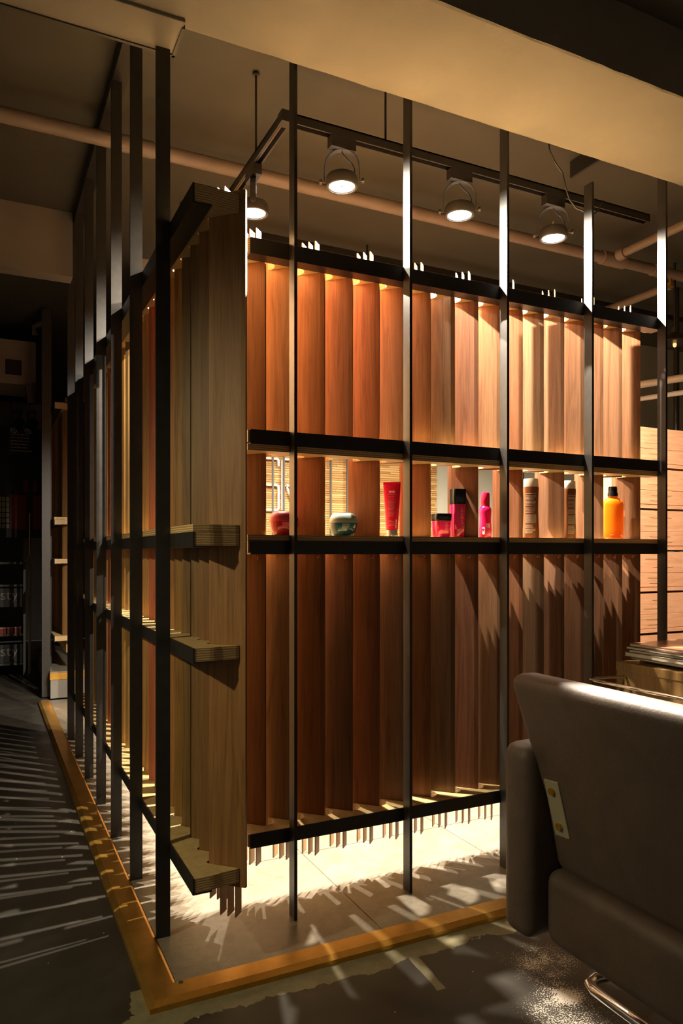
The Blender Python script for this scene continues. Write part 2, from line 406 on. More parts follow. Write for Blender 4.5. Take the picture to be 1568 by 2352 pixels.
def add_plank(root, tip, z0, z1, tone, tabs_top=True, tabs_bot=True, split=False):
    o = bpy.data.objects.new('plank', plank_mesh(z1-z0)); COL.objects.link(o); o.parent = root
    dz = random.uniform(-.003, .003)
    o.location = Vector((tip[0], tip[1], z0+dz))-base_of(root)
    k = random.uniform(.80, 1.0); o.color = (tone[0]*k, tone[1]*k, tone[2]*k, 1)
    for s in (.011, .0335, .056):  # only the tab ends show; the hidden run is added to block light
        px, py = (.0135+s)*S2, (.0135-s)*S2
        spans = [(-.09 if tabs_bot else .0, z1-z0+(.062 if tabs_top else -.012))]
        if split: spans = ([(-.09, min(1.09, z1)-z0)] if tabs_bot else [])+([(z1-z0-.008, z1-z0+.062)] if tabs_top else [])
        for a, b in spans:
            t_ = bpy.data.objects.new('tab_baffle', tab_baffle_mesh(b-a)); COL.objects.link(t_); t_.parent = o; t_.location = (px, py, a)
    return o
def comb_right(tips_x, z0, z1, xa, xb, yf=2.0745, yt=2.187):
    pts = [(xa, yf), (xb, yf), (xb, yf+.055), (xb-.012, yf+.066)]
    for k in range(len(tips_x)-1, -1, -1):
        x = tips_x[k]; T, V = (x, yt), (x+.061, yt-.061)
        if k == len(tips_x)-1: pts += [V, T]
        else:
            Tn = (x+.1, yt); P = (x+.107, yt-.041)
            pts += arc3(Tn, P, V, 8)+[V, T]
    pts += [(xa, yt-.004)]
    return MB().prism(pts, z0, z1)
def comb_left(tips_y, z0, z1, ya, yb, xf=.4845, xt=.608):
    pts = [(xf, ya), (xf, yb), (xf+.05, yb)]
    for k in range(len(tips_y)-1, -1, -1):
        y = tips_y[k]; T, V = (xt, y), (xt-.062, y+.062)
        if k == len(tips_y)-1: pts += [V, T]
        else:
            Tn = (xt, y+.1); P = (xt-.068, y+.076)
            c_ = (xt-.0545, y+.0725)
            pts += [(c_[0]+.0128*math.cos(math.radians(a)), c_[1]+.0128*math.sin(math.radians(a))) for a in range(80, 241, 20)]+[V, T]
    # wavy sawn end
    for i in range(1, 12):
        u = i/12; x = xt+(xf-xt)*u
        pts.append((x, ya+(.010 if u < .42 else .010*(1-min(1, (u-.42)/.22)))*(1-u)*1.0 - .0))
    return MB().prism(pts, z0, z1)
TIPS_R = [.708+.1*k for k in range(17)]
R = thing('slatted_partition', (1.55, 2.1, 0), 'slatted timber and black steel partition with a niche of hair products', 'partition', 'slatted partitions')
xa, xb = .703, 2.425
for i, x in enumerate([.838, 1.240, 1.633, 2.026, 2.413]):
    MB().box(x-.005, x+.005, 2.03, 2.07, 0, 2.475 if i == 3 else 2.98).build('steel_post', M['steel'], R)
def rail_right(z0, z1, name='steel_rail', leg=.05):
    m = MB().box(.709, 2.43, 2.07, 2.0744, z0, z1); r = m.build(name, M['steel'], R)
    if leg: MB().box(.709, 2.43, 2.0744, 2.07+leg, z0, z0+.004).build('rail_flange', M['steel'], r)
    return r
rail_right(1.990, 2.038); rail_right(1.425, 1.468, leg=.03); rail_right(1.096, 1.137); rail_right(.222, .264)
comb_right(TIPS_R, 1.995, 2.036, xa, xb).build('plywood_comb', M['ply'], R)
comb_right(TIPS_R, 1.430, 1.466, xa, xb).build('plywood_comb', M['ply'], R)
comb_right(TIPS_R, 1.4055, 1.4245, xa-.002, xb, yf=2.0705).build('plywood_comb', M['ply'], R)
comb_right(TIPS_R, 1.101, 1.137, xa, xb).build('plywood_comb', M['ply'], R)
comb_right(TIPS_R, 1.1375, 1.1545, xa-.002, xb, yf=2.0705).build('shelf_board', M['ply'], R)
comb_right(TIPS_R, .227, .2625, xa, xb).build('plywood_comb', M['ply'], R)
random.seed(5)
for k, x in enumerate(TIPS_R):
    tip = (x+.0006, 2.1878)
    if k % 2 == 0: add_plank(R, tip, .218, 2.046, TONES_R[k], True, True, True)
    else:
        add_plank(R, tip, 1.404, 2.046, TONES_R[k], False, False, True)
        add_plank(R, tip, .218, 1.106, TONES_R[k], False, True, True)
# copper ties and brass screws under the niche shelf
random.seed(9)
for k, x in enumerate(TIPS_R):
    cx, cy, cz = x+.045+random.uniform(-.01, .01), 2.187-.045-.006, 1.094
    pts = []; rr = random.uniform(.006, .012); n_ = 14; ph = random.uniform(0, 6)
    for i in range(n_):
        a = ph+i*.62; pts.append((cx+rr*.7*math.cos(a)*(1-i*.03), cy+.004*math.sin(a), cz-.004-rr*1.3*(i/n_)-.004*math.sin(a)))
    MB().tube(pts, .0011, 6).build('wire_tie', M['copper'], R)
    MB().lathe([(.0028, 0), (.0028, .0016), (.001, .0024)], (x+.018, 2.187-.018-.003, 1.088), 8).build('screw', M['brass'], R)

def left_partition(loc, label, zoff, dy, nplank, nposts, toppost, yend, rails=True):
    L = thing('slatted_partition', loc, label, 'partition', 'slatted partitions')
    tips = [1.865+dy+.1*k for k in range(nplank)]
    for k in range(nposts):
        y = 2.11+dy+.411*k
        MB().box(.44, .48, y-.005, y+.005, zoff, toppost(k)).build('steel_post', M['steel'], L)
    ya, yb = 1.852+dy, yend
    def rail(z0, z1):
        r = MB().box(.48, .4844, ya, yb, z0+zoff, z1+zoff).build('steel_rail', M['steel'], L)
        MB().box(.4844, .53, ya, yb, z0+zoff, z0+.004+zoff).build('rail_flange', M['steel'], r)
    rail(1.998, 2.050); rail(1.114, 1.155); rail(.815, .855); rail(.222, .264)
    def cmb(z0, z1, xf=.4845, nm='plywood_comb'): comb_left(tips, z0+zoff, z1+zoff, ya+.001, yb-.02, xf).build(nm, M['ply'], L)
    cmb(2.003, 2.050); cmb(1.119, 1.1545); cmb(1.155, 1.174, .4805, 'shelf_board'); cmb(.820, .8545); cmb(.227, .2635)
    for k, y in enumerate(tips):
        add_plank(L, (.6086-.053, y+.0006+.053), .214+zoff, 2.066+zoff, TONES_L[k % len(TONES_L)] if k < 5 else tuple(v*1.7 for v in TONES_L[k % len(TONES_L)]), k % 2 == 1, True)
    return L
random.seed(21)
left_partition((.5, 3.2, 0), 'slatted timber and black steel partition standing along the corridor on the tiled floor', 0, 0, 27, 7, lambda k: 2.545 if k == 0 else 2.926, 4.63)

# far unit: the same slatted side on a brass-edged plinth
random.seed(22)
PL = thing('partition_plinth', (.7, 6.6, 0), 'grey plinth with a brass band under the far slatted partition', 'plinth')
MB().box(.45, 1.3, 5.93, 7.6, 0, .14).build('plinth_base', M['wall'], PL)
MB().box(.446, 1.304, 5.926, 7.6, .1405, .19).build('brass_band', M['brass'], PL)
MB().box(.45, 1.3, 5.94, 7.6, .1905, .2).build('plinth_top', M['tile'], PL)
left_partition((.5, 6.8, .2), 'slatted timber partition raised on the brass-banded plinth at the far end of the corridor', .2, 4.12, 14, 2, lambda k: 2.98, 7.35)

# ================================================================== LIGHTING TRACK AND SPOTLIGHTS
TRK = thing('lighting_track', (1.8, 2.41, 2.62), 'black L-shaped lighting track hung on thin rods inside the partition', 'lighting track')
def track_seg(name, x0, x1, y0, y1, z, parent, axis):
    m = MB(); 
    if axis == 'x':
        m.box(x0, x1, y0, y0+.006, z, z+.034).box(x0, x1, y1-.006, y1, z, z+.034).box(x0, x1, y0, y1, z+.028, z+.034).box(x1-.006, x1, y0, y1, z, z+.034)
    else:
        m.box(x0, x0+.006, y0, y1, z, z+.034).box(x1-.006, x1, y0, y1, z, z+.034).box(x0, x1, y0, y1, z+.028, z+.034).box(x0, x1, y1-.006, y1, z, z+.034)
    s = m.build(name, M['track'], parent)
    if axis == 'x': MB().box(x0+.01, x1-.008, (y0+y1)/2-.003, (y0+y1)/2+.003, z+.012, z+.0285).build('conductor', M['conductor'], s)
    else: MB().box((x0+x1)/2-.003, (x0+x1)/2+.003, y0+.01, y1-.008, z+.012, z+.0285).build('conductor', M['conductor'], s)
track_seg('track_rail', .975, 2.735, 2.392, 2.428, 2.615, TRK, 'x')
track_seg('track_rail', .937, .973, 2.43, 4.2, 2.615, TRK, 'y')
MB().box(.934, .977, 2.388, 2.431, 2.612, 2.652).build('corner_joint', M['track'], TRK)
for p in ((.955, 2.72), (1.36, 2.41), (.955, 3.9)):
    MB().tube([(p[0], p[1], 2.648), (p[0], p[1], 2.978)], .0045, 8).build('hanger_rod', M['track'], TRK)
    MB().lathe([(.014, 0), (.014, .006), (.005, .012)][::-1], (p[0], p[1], 2.966), 14).build('ceiling_cup', M['track'], TRK)
def spotlight(x, y, axis, label, rot, power=1.0, aim=(0, 0, -1), visible_parts=True):
    """adapter on the track, arched yoke, ring-shaped head pointing down"""
    r = thing('track_spotlight', (x, y, 2.45), label, 'spotlight', 'spotlights on the L-shaped track')
    hx, hy = (.05, .017) if axis == 'x' else (.017, .05)
    MB().box(x-hx, x+hx, y-hy, y+hy, 2.574, 2.6145).build('adapter', M['track'], r)
    cz = 2.462; R0 = .061
    ca, sa = math.cos(rot), math.sin(rot)
    def Wp(u, v, z): return (x+u*ca-v*sa, y+u*sa+v*ca, z)
    # yoke: flat strip arch
    path = [(-R0-.004, cz-.002), (-R0-.003, cz+.045)]
    for i in range(13):
        a = PI-PI*i/12; path.append(((R0+.001)*math.cos(a), cz+.055+.058*math.sin(a)))
    path += [(R0+.003, cz+.045), (R0+.004, cz-.002)]
    vs = []; fs = []; hw = .011
    for i, (u, z) in enumerate(path):
        p0 = path[max(i-1, 0)]; p1 = path[min(i+1, len(path)-1)]; tx, tz = p1[0]-p0[0], p1[1]-p0[1]; L = math.hypot(tx, tz); nx_, nz_ = -tz/L*.0012, tx/L*.0012
        vs += [Wp(u+nx_, -hw, z+nz_), Wp(u+nx_, hw, z+nz_), Wp(u-nx_, hw, z-nz_), Wp(u-nx_, -hw, z-nz_)]
    for i in range(len(path)-1):
        a = 4*i; fs += [(a+k, a+(k+1) % 4, a+4+(k+1) % 4, a+4+k) for k in range(4)]
    fs += [(0,1,2,3), tuple(4*(len(path)-1)+k for k in range(4))]
    MB().add(vs, fs).build('yoke', M['lamp_body'], r)
    hd = MB()
    n = 40; prof = [(.046, cz+.020), (.054, cz+.017), (.0585, cz+.008), (.0585, cz-.022), (.0575, cz-.024), (.050, cz-.024), (.050, cz+.004), (.044, cz+.015)]
    vs = []; fs = []
    for rr, z in prof:
        for k in range(n): vs.append((x+rr*math.cos(2*PI*k/n), y+rr*math.sin(2*PI*k/n), z))
    mm = len(prof)
    for i in range(mm): fs += [(i*n+k, i*n+(k+1) % n, ((i+1) % mm)*n+(k+1) % n, ((i+1) % mm)*n+k) for k in range(n)]
    head = hd.add(vs, fs).build('lamp_head', M['lamp_body'], r, smooth=True)
    ring = [(.0468, cz-.020), (.0497, cz-.020), (.0497, cz-.016), (.0468, cz-.016)]; vs = []; fs = []
    for rr, z in ring:
        for k in range(n): vs.append((x+rr*math.cos(2*PI*k/n), y+rr*math.sin(2*PI*k/n), z))
    for i in range(4): fs += [(i*n+k, i*n+(k+1) % n, ((i+1) % 4)*n+(k+1) % n, ((i+1) % 4)*n+k) for k in range(n)]
    MB().add(vs, fs).build('reflector_ring', M['silver'], head)
    MB().lathe([(.047, 0), (.047, .004)], (x, y, cz-.0145), 36).build('lens', M['lens'], head)
    MB().lathe([(.004, -.002), (.004, .002)], (x, y, cz-.018), 12).build('lens_cap', M['silver'], head)
    for sgn in (-1, 1):
        c = Wp(sgn*(R0+.012), 0, cz-.002); d = Wp(sgn*(R0+.003), 0, cz-.002)
        MB().tube([d, c], .0035, 10).tube([c, Wp(sgn*(R0+.021), 0, cz-.002)], .0095, 14).build('knob', M['lamp_body'], r)
    # back terminals and flex
    MB().tube([Wp(-.014, 0, cz+.018), Wp(0, 0, cz+.045)], .0012, 6).tube([Wp(.018, 0, cz+.018), Wp(0, 0, cz+.045)], .0012, 6).tube([Wp(0, 0, cz+.018), Wp(0, 0, cz+.05)], .004, 8).build('lamp_terminal', M['silver'], r)
    pts = [Wp(.0, 0, cz+.108), Wp(.006, .002, cz+.095), Wp(.02, .006, cz+.08), Wp(.035, .008, cz+.068), Wp(.044, .006, cz+.05), Wp(.047, 0, cz+.03), Wp(.04, 0, cz+.017)]
    MB().tube(pts, .0026, 8).build('flex', M['black'], r)
    ld = bpy.data.lights.new('spot_beam', 'SPOT'); ld.energy = SPOT_W*power; ld.color = WARM; ld.spot_size = math.radians(168); ld.spot_blend = .55; ld.shadow_soft_size = .013
    lo = bpy.data.objects.new('spot_beam', ld); COL.objects.link(lo); lo.parent = r
    lo.location = Vector((x, y, cz-.027))-base_of(r)
    lo.rotation_euler = Vector(aim).to_track_quat('-Z', 'Y').to_euler()
    return r
spotlight(1.177, 2.41, 'x', 'lit black track spotlight nearest the corner joint of the track', -.52)
spotlight(1.697, 2.41, 'x', 'lit black track spotlight in the middle of the three on the long rail', -.58)
spotlight(2.179, 2.41, 'x', 'lit black track spotlight closest to the free end of the track', -.68)
spotlight(.955, 2.75, 'y', 'lit black track spotlight beside the thin hanging rod, behind the corner plank', 1.2, .4)
# small spot lamp on the corridor wall that grazes the near corner
SCN = thing('wall_lamp', (-1.29, 1.5, 2.0), 'small black spot lamp on the corridor wall facing the partition corner', 'lamp')
MB().box(-1.299, -1.28, 1.46, 1.54, 1.95, 2.05).build('back_plate', M['lamp_body'], SCN)
aimv = (Vector((.45, 2.0, .42))-Vector((-1.2, 1.5, 2.0))).normalized(); p0 = Vector((-1.22, 1.5, 2.0))
MB().tube([(-1.28, 1.5, 2.0), p0], .012, 10).build('arm', M['lamp_body'], SCN)
MB().tube([p0-aimv*.05, p0+aimv*.05], .035, 18).build('lamp_can', M['lamp_body'], SCN)
MB().tube([p0+aimv*.0505, p0+aimv*.053], .028, 18).build('lens', M['lens'], SCN)
ld = bpy.data.lights.new('wall_beam', 'SPOT'); ld.energy = 84; ld.color = (1.0, .83, .48); ld.spot_size = math.radians(86); ld.spot_blend = .8; ld.shadow_soft_size = .03
lo = bpy.data.objects.new('wall_beam', ld); COL.objects.link(lo); lo.parent = SCN; lo.location = p0+aimv*.06-base_of(SCN); lo.rotation_euler = aimv.to_track_quat('-Z', 'Y').to_euler()

# ================================================================== PRODUCTS IN THE NICHE
ZS = 1.1548
def face_cam(x, y): return math.atan2(-y, -x)
def gel(name, col, rough=.12, trans=.35):
    t = NT(name); t.set(Base_Color=(*col, 1), Roughness=rough); t.b.inputs['Transmission Weight'].default_value = trans; t.b.inputs['IOR'].default_value = 1.4
    t.b.inputs['Coat Weight'].default_value = .6; t.b.inputs['Coat Roughness'].default_value = .06
    return t.m
M['redjar'] = gel('red_gloss', (.42,.008,.02)); M['redlid'] = plain('red_lid', (.45,.045,.06), .35)
M['bluejar'] = gel('teal_gloss', (.012,.085,.115), .12, .08); M['bluelid'] = plain('pale_grey_lid', (.24,.29,.25), .3); M['glass'] = gel('clear_shell', (.75,.8,.78), .08, .85)
M['pink'] = gel('pink_gloss', (.80,.01,.12), .15, .3); M['pinkred'] = plain('pink_red_tube', (.78,.012,.06), .28)
M['gloss_black'] = plain('gloss_black', (.008,.008,.008), .15)
M['brownb'] = plain('brown_plastic', (.2,.072,.024), .3); M['whitecap'] = plain('white_cap', (.82,.76,.66), .3)
M['amber'] = gel('amber_liquid', (.95,.26,.01), .1, .45); M['print'] = plain('pale_print', (.8,.72,.62), .6); M['barcode'] = plain('white_sticker', (.85,.8,.75), .6)
M['pinkprint'] = plain('pink_print', (.95,.45,.5), .6)
def dashes(surf, rows, u0, u1, th=.0009, seed=0, name='printed_text', mat=None, parent=None):
    """word-like dashes lying just proud of a surface: surf(u, z) -> point"""
    rnd = random.Random(seed); m = MB()
    for z, frac in rows:
        u = u0; end = u0+(u1-u0)*frac
        while u < end:
            L = rnd.uniform(.06, .2)*(u1-u0); e = min(u+L, end)
            k = 3
            vs = []
            for i in range(k+1):
                uu = u+(e-u)*i/k; vs += [surf(uu, z), surf(uu, z+th)]
            m.add(vs, [(2*i, 2*i+2, 2*i+3, 2*i+1) for i in range(k)])
            u = e+.018*(u1-u0)
    return tag(m.build(name, mat or M['print'], parent), kind='stuff')
def lathe_surf(c, prof, rot0, off=.0004, sx=1, sy=1, rot=0, sup=2.0):
    def rad(z):
        for (r0, z0), (r1, z1) in zip(prof, prof[1:]):
            if min(z0, z1) <= z <= max(z0, z1) and z1 != z0: return r0+(r1-r0)*(z-z0)/(z1-z0)
        return prof[0][0]
    def f(u, z):
        t = rot0+u-rot; ct, st = math.cos(t), math.sin(t)
        if sup != 2.0:
            q = (abs(ct)**sup+abs(st)**sup)**(-1/sup); ct *= q; st *= q
        r = rad(z)+off; x, y = r*ct*sx, r*st*sy
        return (c[0]+x*math.cos(rot)-y*math.sin(rot), c[1]+x*math.sin(rot)+y*math.cos(rot), c[2]+z)
    return f
def jar(x, y, body, lid, label, lblmat, shell=None):
    r = thing('cosmetic_jar', (x, y, ZS), label, 'jar', 'hair products in the niche')
    prof = [(.029, 0), (.032, .002), (.037, .009), (.0418, .019), (.0450, .031), (.0460, .041), (.0460, .0425)]
    MB().lathe(prof, (x, y, ZS), 40).build('jar_body', body, r, smooth=True)
    lp = [(.0461, .0430), (.0462, .047), (.0450, .056), (.0415, .066), (.036, .0725), (.030, .0752), (.01, .076), (.001, .076)]
    MB().lathe(lp, (x, y, ZS), 40).build('lid', lid, r, smooth=True)
    s = lathe_surf((x, y, ZS), prof, face_cam(x, y))
    rows = [(.039, .95), (.036, 1), (.033, .9), (.030, .95), (.027, .8), (.024, .6)]
    dashes(s, rows, -.1, .5, .0007, 3, mat=lblmat, parent=r)
    return r
jar(.851, 2.160, M['redjar'], M['redlid'], 'round red jar with a paler red lid on the niche shelf', M['pinkprint'])
jar(1.0605, 2.160, M['bluejar'], M['bluelid'], 'round teal jar with a pale grey lid on the niche shelf', M['print'])
# squeeze tube: crimped flat top, chrome cap
def squeeze_tube(x, y):
    r = thing('squeeze_tube', (x, y, ZS), 'pink-red squeeze tube standing on its chrome cap beside a steel post', 'tube', 'hair products in the niche')
    MB().lathe([(.017, 0), (.019, .001), (.0195, .022), (.018, .0235)], (x, y, ZS), 32).build('cap', M['chrome'], r, smooth=True)
    a = face_cam(x, y); ex, ey = -math.sin(a), math.cos(a); nx_, ny_ = math.cos(a), math.sin(a)
    n = 32; lev = 12; vs = []; fs = []
    def P(u, z):   # ellipse morphing from round to flat crimp
        k = (z-.024)/.154; k = max(0, min(1, k)); w_ = .0205+(.0295-.0205)*k; d_ = .0200*(1-k)**.8+.0009
        return (x+ex*w_*math.cos(u)+nx_*d_*math.sin(u), y+ey*w_*math.cos(u)+ny_*d_*math.sin(u), ZS+z)
    for i in range(lev+1):
        z = .024+.154*i/lev
        for k in range(n): vs.append(P(2*PI*k/n, z))
    for i in range(lev): fs += [(i*n+k, i*n+(k+1) % n, (i+1)*n+(k+1) % n, (i+1)*n+k) for k in range(n)]
    fs += [tuple(range(n))[::-1], tuple(range(lev*n, lev*n+n))]
    MB().add(vs, fs).build('tube_body', M['pinkred'], r, smooth=True)
    MB().obox((x, y, ZS+.1815), (ex, ey, 0), (nx_, ny_, 0), (0,0,1), .0297, .0012, .0042).build('crimp', M['pinkred'], r)
    def S(u, z):
        p = P(PI/2-u, z); return (p[0]+nx_*.0005, p[1]+ny_*.0005, p[2])
    m = MB()
    for i in (-1, 0, 1):
        d = .0052; cu = -i*.21-.1*0; q = S(cu, .152)
        vs = [(q[0]-ex*d, q[1]-ey*d, q[2]), (q[0], q[1], q[2]-d), (q[0]+ex*d, q[1]+ey*d, q[2]), (q[0], q[1], q[2]+d)]
        if i == 0:
            vi = [(q[0]-ex*d*.5, q[1]-ey*d*.5, q[2]), (q[0], q[1], q[2]-d*.5), (q[0]+ex*d*.5, q[1]+ey*d*.5, q[2]), (q[0], q[1], q[2]+d*.5)]
            m.add(vs+vi, [(0,1,5,4), (1,2,6,5), (2,3,7,6), (3,0,4,7)])
        else: m.add(vs, [(0,1,2,3)])
    m.build('diamond_mark', M['print'], r)
    rows = [(.142, .9), (.134, .8)]+[(.124-.0042*i, random.Random(i).uniform(.7, 1)) for i in range(14)]+[(.055, .5), (.051, .9), (.045, .9), (.041, .95), (.037, .9)]
    dashes(S, rows, -.55, .5, .0011, 5, mat=M['pinkprint'], parent=r)
    q0 = [S(.62, .03), S(.78, .03), S(.78, .058), S(.62, .058)]
    MB().add(q0, [(0,1,2,3)]).build('barcode_sticker', M['barcode'], r)
squeeze_tube(1.244, 2.160)
# square pink jar + square pink bottle with black caps
def sq(x, y, w0, w1, h, cap_w, cap_h, name, label, cat):
    r = thing(name, (x, y, ZS), label, cat, 'hair products in the niche')
    a = face_cam(x, y)+.45
    MB().lathe([(w0*.94, 0), (w0, .002), (w1, h)], (x, y, ZS), 40, rot=a, sup=5.5).build('body', M['pink'], r, smooth=True)
    MB().lathe([(cap_w*.97, h+.0005), (cap_w, h+.002), (cap_w*1.02, h+cap_h-.002), (cap_w, h+cap_h)], (x, y, ZS), 40, rot=a, sup=6).build('cap', M['gloss_black'], r, smooth=True)
    prof = [(w0, 0), (w1, h)]; s = lathe_surf((x, y, ZS), prof, a, .0005, rot=a, sup=5.5)
    rows = [(h*.88-.0042*i, .6+.4*random.Random(i+7).random()) for i in range(int(h*.7/.0045))]
    dashes(s, rows, .05, .55, .0010, 8, mat=M['pinkprint'], parent=r)
    return r
sq(1.4395, 2.154, .026, .0285, .056, .0300, .026, 'cosmetic_jar', 'square pink jar with a black lid on the niche shelf', 'jar')
sq(1.5125, 2.160, .020, .0235, .117, .0245, .054, 'shampoo_bottle', 'tall square pink bottle with a big black cap', 'bottle')
def spray(x, y):
    r = thing('spray_bottle', (x, y, ZS), 'slim waisted pink spray bottle with a pink dome cap', 'bottle', 'hair products in the niche')
    prof = [(.020, 0), (.0225, .003), (.0232, .03), (.0215, .055), (.0205, .072), (.022, .092), (.0225, .102), (.019, .110), (.0155, .114)]
    MB().lathe(prof, (x, y, ZS), 36).build('body', M['pink'], r, smooth=True)
    MB().lathe([(.0160, .1145), (.0163, .128), (.0165, .1285), (.0160, .158), (.0145, .163), (.008, .166), (.001, .167)], (x, y, ZS), 32).build('cap', M['pinkred'], r, smooth=True)
    s = lathe_surf((x, y, ZS), prof, face_cam(x, y))
    MB().add([s(.12, .052), s(.5, .052), s(.85, .052), s(.85, .036), s(.5, .036), s(.12, .036)], [(0,1,4,5), (1,2,3,4)]).build('label_patch', M['pinkprint'], r)
    MB().add([s(-.45, .038), s(-.2, .038), s(-.1, .038), s(-.1, .012), s(-.2, .012), s(-.45, .012)], [(0,1,4,5), (1,2,3,4)]).build('barcode_sticker', M['barcode'], r)
    dashes(s, [(.031-.004*i, .95) for i in range(7)], 0.0, .85, .0012, 4, mat=M['pinkprint'], parent=r)
spray(1.634, 2.160)
def brown(x, y, rot, label):
    r = thing('shampoo_bottle', (x, y, ZS), label, 'bottle', 'hair products in the niche')
    prof = [(.0300, 0), (.0305, .004), (.0300, .02), (.0282, .06), (.0270, .10), (.0275, .15), (.0290, .186), (.0283, .192)]
    rr = face_cam(x, y)+rot
    MB().lathe(prof, (x, y, ZS), 40, sx=.75, sy=1.0, rot=rr).build('body', M['brownb'], r, smooth=True)
    MB().lathe([(.0268, .1925), (.0272, .194), (.0268, .221), (.025, .2235)], (x, y, ZS), 40, sx=.75, sy=1.0, rot=rr).build('cap', M['whitecap'], r, smooth=True)
    s = lathe_surf((x, y, ZS), prof, rr, .0005, .75, 1.0, rot=rr)
    rg = random.Random(2)
    rows = [(.166, .95)]+[(.158-.0052*i, rg.uniform(.75, 1)) for i in range(8)]+[(.112-.0052*i, rg.uniform(.7, 1)) for i in range(4)]+[(.048-.0045*i, rg.uniform(.5, .8)) for i in range(3)]+[(.033-.0045*i, rg.uniform(.4, .9)) for i in range(4)]
    dashes(s, rows, -.75, .75, .0016, 6, mat=M['print'], parent=r)
    dashes(s, [(.088-.0022*i, 1.0) for i in range(15)], -.75, .75, .0008, 9, name='printed_panel', mat=M['pinkprint'] if False else M['print'], parent=r)
brown(1.8445, 2.160, 0.0, 'brown shampoo bottle with a white cap, its printed back squarely to the room')
brown(2.032, 2.160, .75, 'brown shampoo bottle with a white cap, turned so its plain side shows')
def amber(x, y):
    r = thing('oil_bottle', (x, y, ZS), 'clear amber oil bottle with a black screw cap', 'bottle', 'hair products in the niche')
    prof = [(.036, 0), (.039, .003), (.0395, .03), (.0408, .09), (.0410, .135), (.0385, .150), (.028, .161), (.0185, .165), (.0175, .170)]
    a = face_cam(x, y)
    MB().lathe(prof, (x, y, ZS), 44, sx=.62, sy=1, rot=a+.15).build('body', M['amber'], r, smooth=True)
    MB().lathe([(.0195, .1705), (.0198, .184), (.0175, .1845), (.0170, .205), (.0155, .210), (.001, .2105)], (x, y, ZS), 32).build('cap', M['gloss_black'], r, smooth=True)
    s = lathe_surf((x, y, ZS), prof, a, .0005, .62, 1, rot=a+.15)
    dashes(s, [(.125-.0055*i, .9) for i in range(10)], .5, .95, .0009, 12, mat=M['brownb'], parent=r)
amber(2.2615, 2.160)

# ================================================================== INSIDE: TUBE LETTERS AND RODS ON THE CLADDING
SG = thing('letter_sign', (1.85, 4.70, 1.39), 'white tube letters mounted in front of the timber cladding', 'sign')
YL = 4.705
def arc_pts(cx, cz, r, a0, a1, n=6): return [(cx+r*math.cos(math.radians(a0+(a1-a0)*i/n)), YL, cz+r*math.sin(math.radians(a0+(a1-a0)*i/n))) for i in range(n+1)]
q = .016; x0, x1, zb, zm, zt = 1.66, 1.815, 1.395, 1.565, 1.745
S = [(x1, YL, zt-.05)]+arc_pts(x1-q, zt-q, q, 0, 90)+arc_pts(x0+q, zt-q, q, 90, 180)+arc_pts(x0+q, zm+q, q, 180, 270)+arc_pts(x1-q, zm-q, q, 90, 0)+arc_pts(x1-q, zb+q, q, 0, -90)+arc_pts(x0+q, zb+q, q, 270, 180)+[(x0, YL, zb+.05)]
MB().tube(S, .0075, 10).build('letter', M['white'], SG, smooth=True)
x0, x1 = 1.842, 1.985
Rl = [(x0, YL, zb)]+arc_pts(x0+q, zt-q, q, 180, 90)+arc_pts(x1-.03, zt-.03, .03, 90, 0)+arc_pts(x1-.03, zm+.03, .03, 0, -90)+[(x0+.03, YL, zm)]
MB().tube(Rl, .0075, 10).tube([(x0+.035, YL, zm-.012), (x0+.10, YL, zb)], .0075, 10).build('letter', M['white'], SG, smooth=True)
for x, wh in ((1.763, 'crossing the white S'), (1.843, 'crossing the stem of the white R'), (2.198, 'beyond the tube letters, the one closer to them'), (2.327, 'beyond the tube letters, the one farther from them')):
    o = MB().box(x-.006, x+.006, 4.672, 4.684, 0, 2.979).build('steel_rod', M['darkgrey'])
    tag(o, 'slim grey vertical rod before the cladding, '+wh, 'rod', 'rods before the cladding')

# ================================================================== PIPES AND CEILING FITTINGS
def pipe(name, pts, r, mat, label, cat='pipe', group=None, joints=()):
    p0 = Vector(pts[0]); T = thing(name, p0, label, cat, group)
    MB().tube(pts, r, 18).build('pipe_run', mat, T, smooth=True)
    for j0, j1, rr in joints: MB().tube([j0, j1], rr, 18).build('coupling', mat, T, smooth=True)
    return T
pipe('ceiling_pipe', [(-1.29, 3.22, 2.85), (.8, 3.22, 2.85), (3.0, 3.22, 2.85), (5.5, 3.22, 2.85)], .031, M['pipe'], 'painted pipe running under the ceiling from the corridor over the partition',
     joints=[((.52, 3.22, 2.85), (.66, 3.22, 2.85), .035), ((3.28, 3.22, 2.85), (3.46, 3.22, 2.85), .04), ((3.7, 3.22, 2.85), (3.8, 3.22, 2.85), .038)])
pipe('ceiling_pipe', [(3.37, 3.18, 2.86), (3.37, 2.6, 2.86), (3.37, 2.03, 2.86)], .025, M['pipe'], 'thinner painted pipe branching from the long ceiling pipe towards the beam',
     joints=[((3.37, 3.17, 2.86), (3.37, 3.12, 2.86), .036)])
pipe('ceiling_pipe', [(3.92, 3.26, 2.80), (3.92, 4.0, 2.80), (3.92, 4.755, 2.80)], .026, M['pipe'], 'painted branch pipe running from the long ceiling pipe to the inner wall', joints=[((3.92, 3.75, 2.8), (3.92, 3.85, 2.8), .030)])
o = thing('sprinkler_head', (3.86, 3.22, 2.77), 'small brass sprinkler head hanging under the ceiling pipe', 'sprinkler')
MB().lathe([(.012, 0), (.012, .02), (.008, .03), (.008, .05)], (3.86, 3.22, 2.77), 12).build('sprinkler_body', M['brass'], o)
MB().lathe([(.02, 0), (.02, .003)], (3.86, 3.22, 2.762), 12).build('deflector', M['brass'], o)
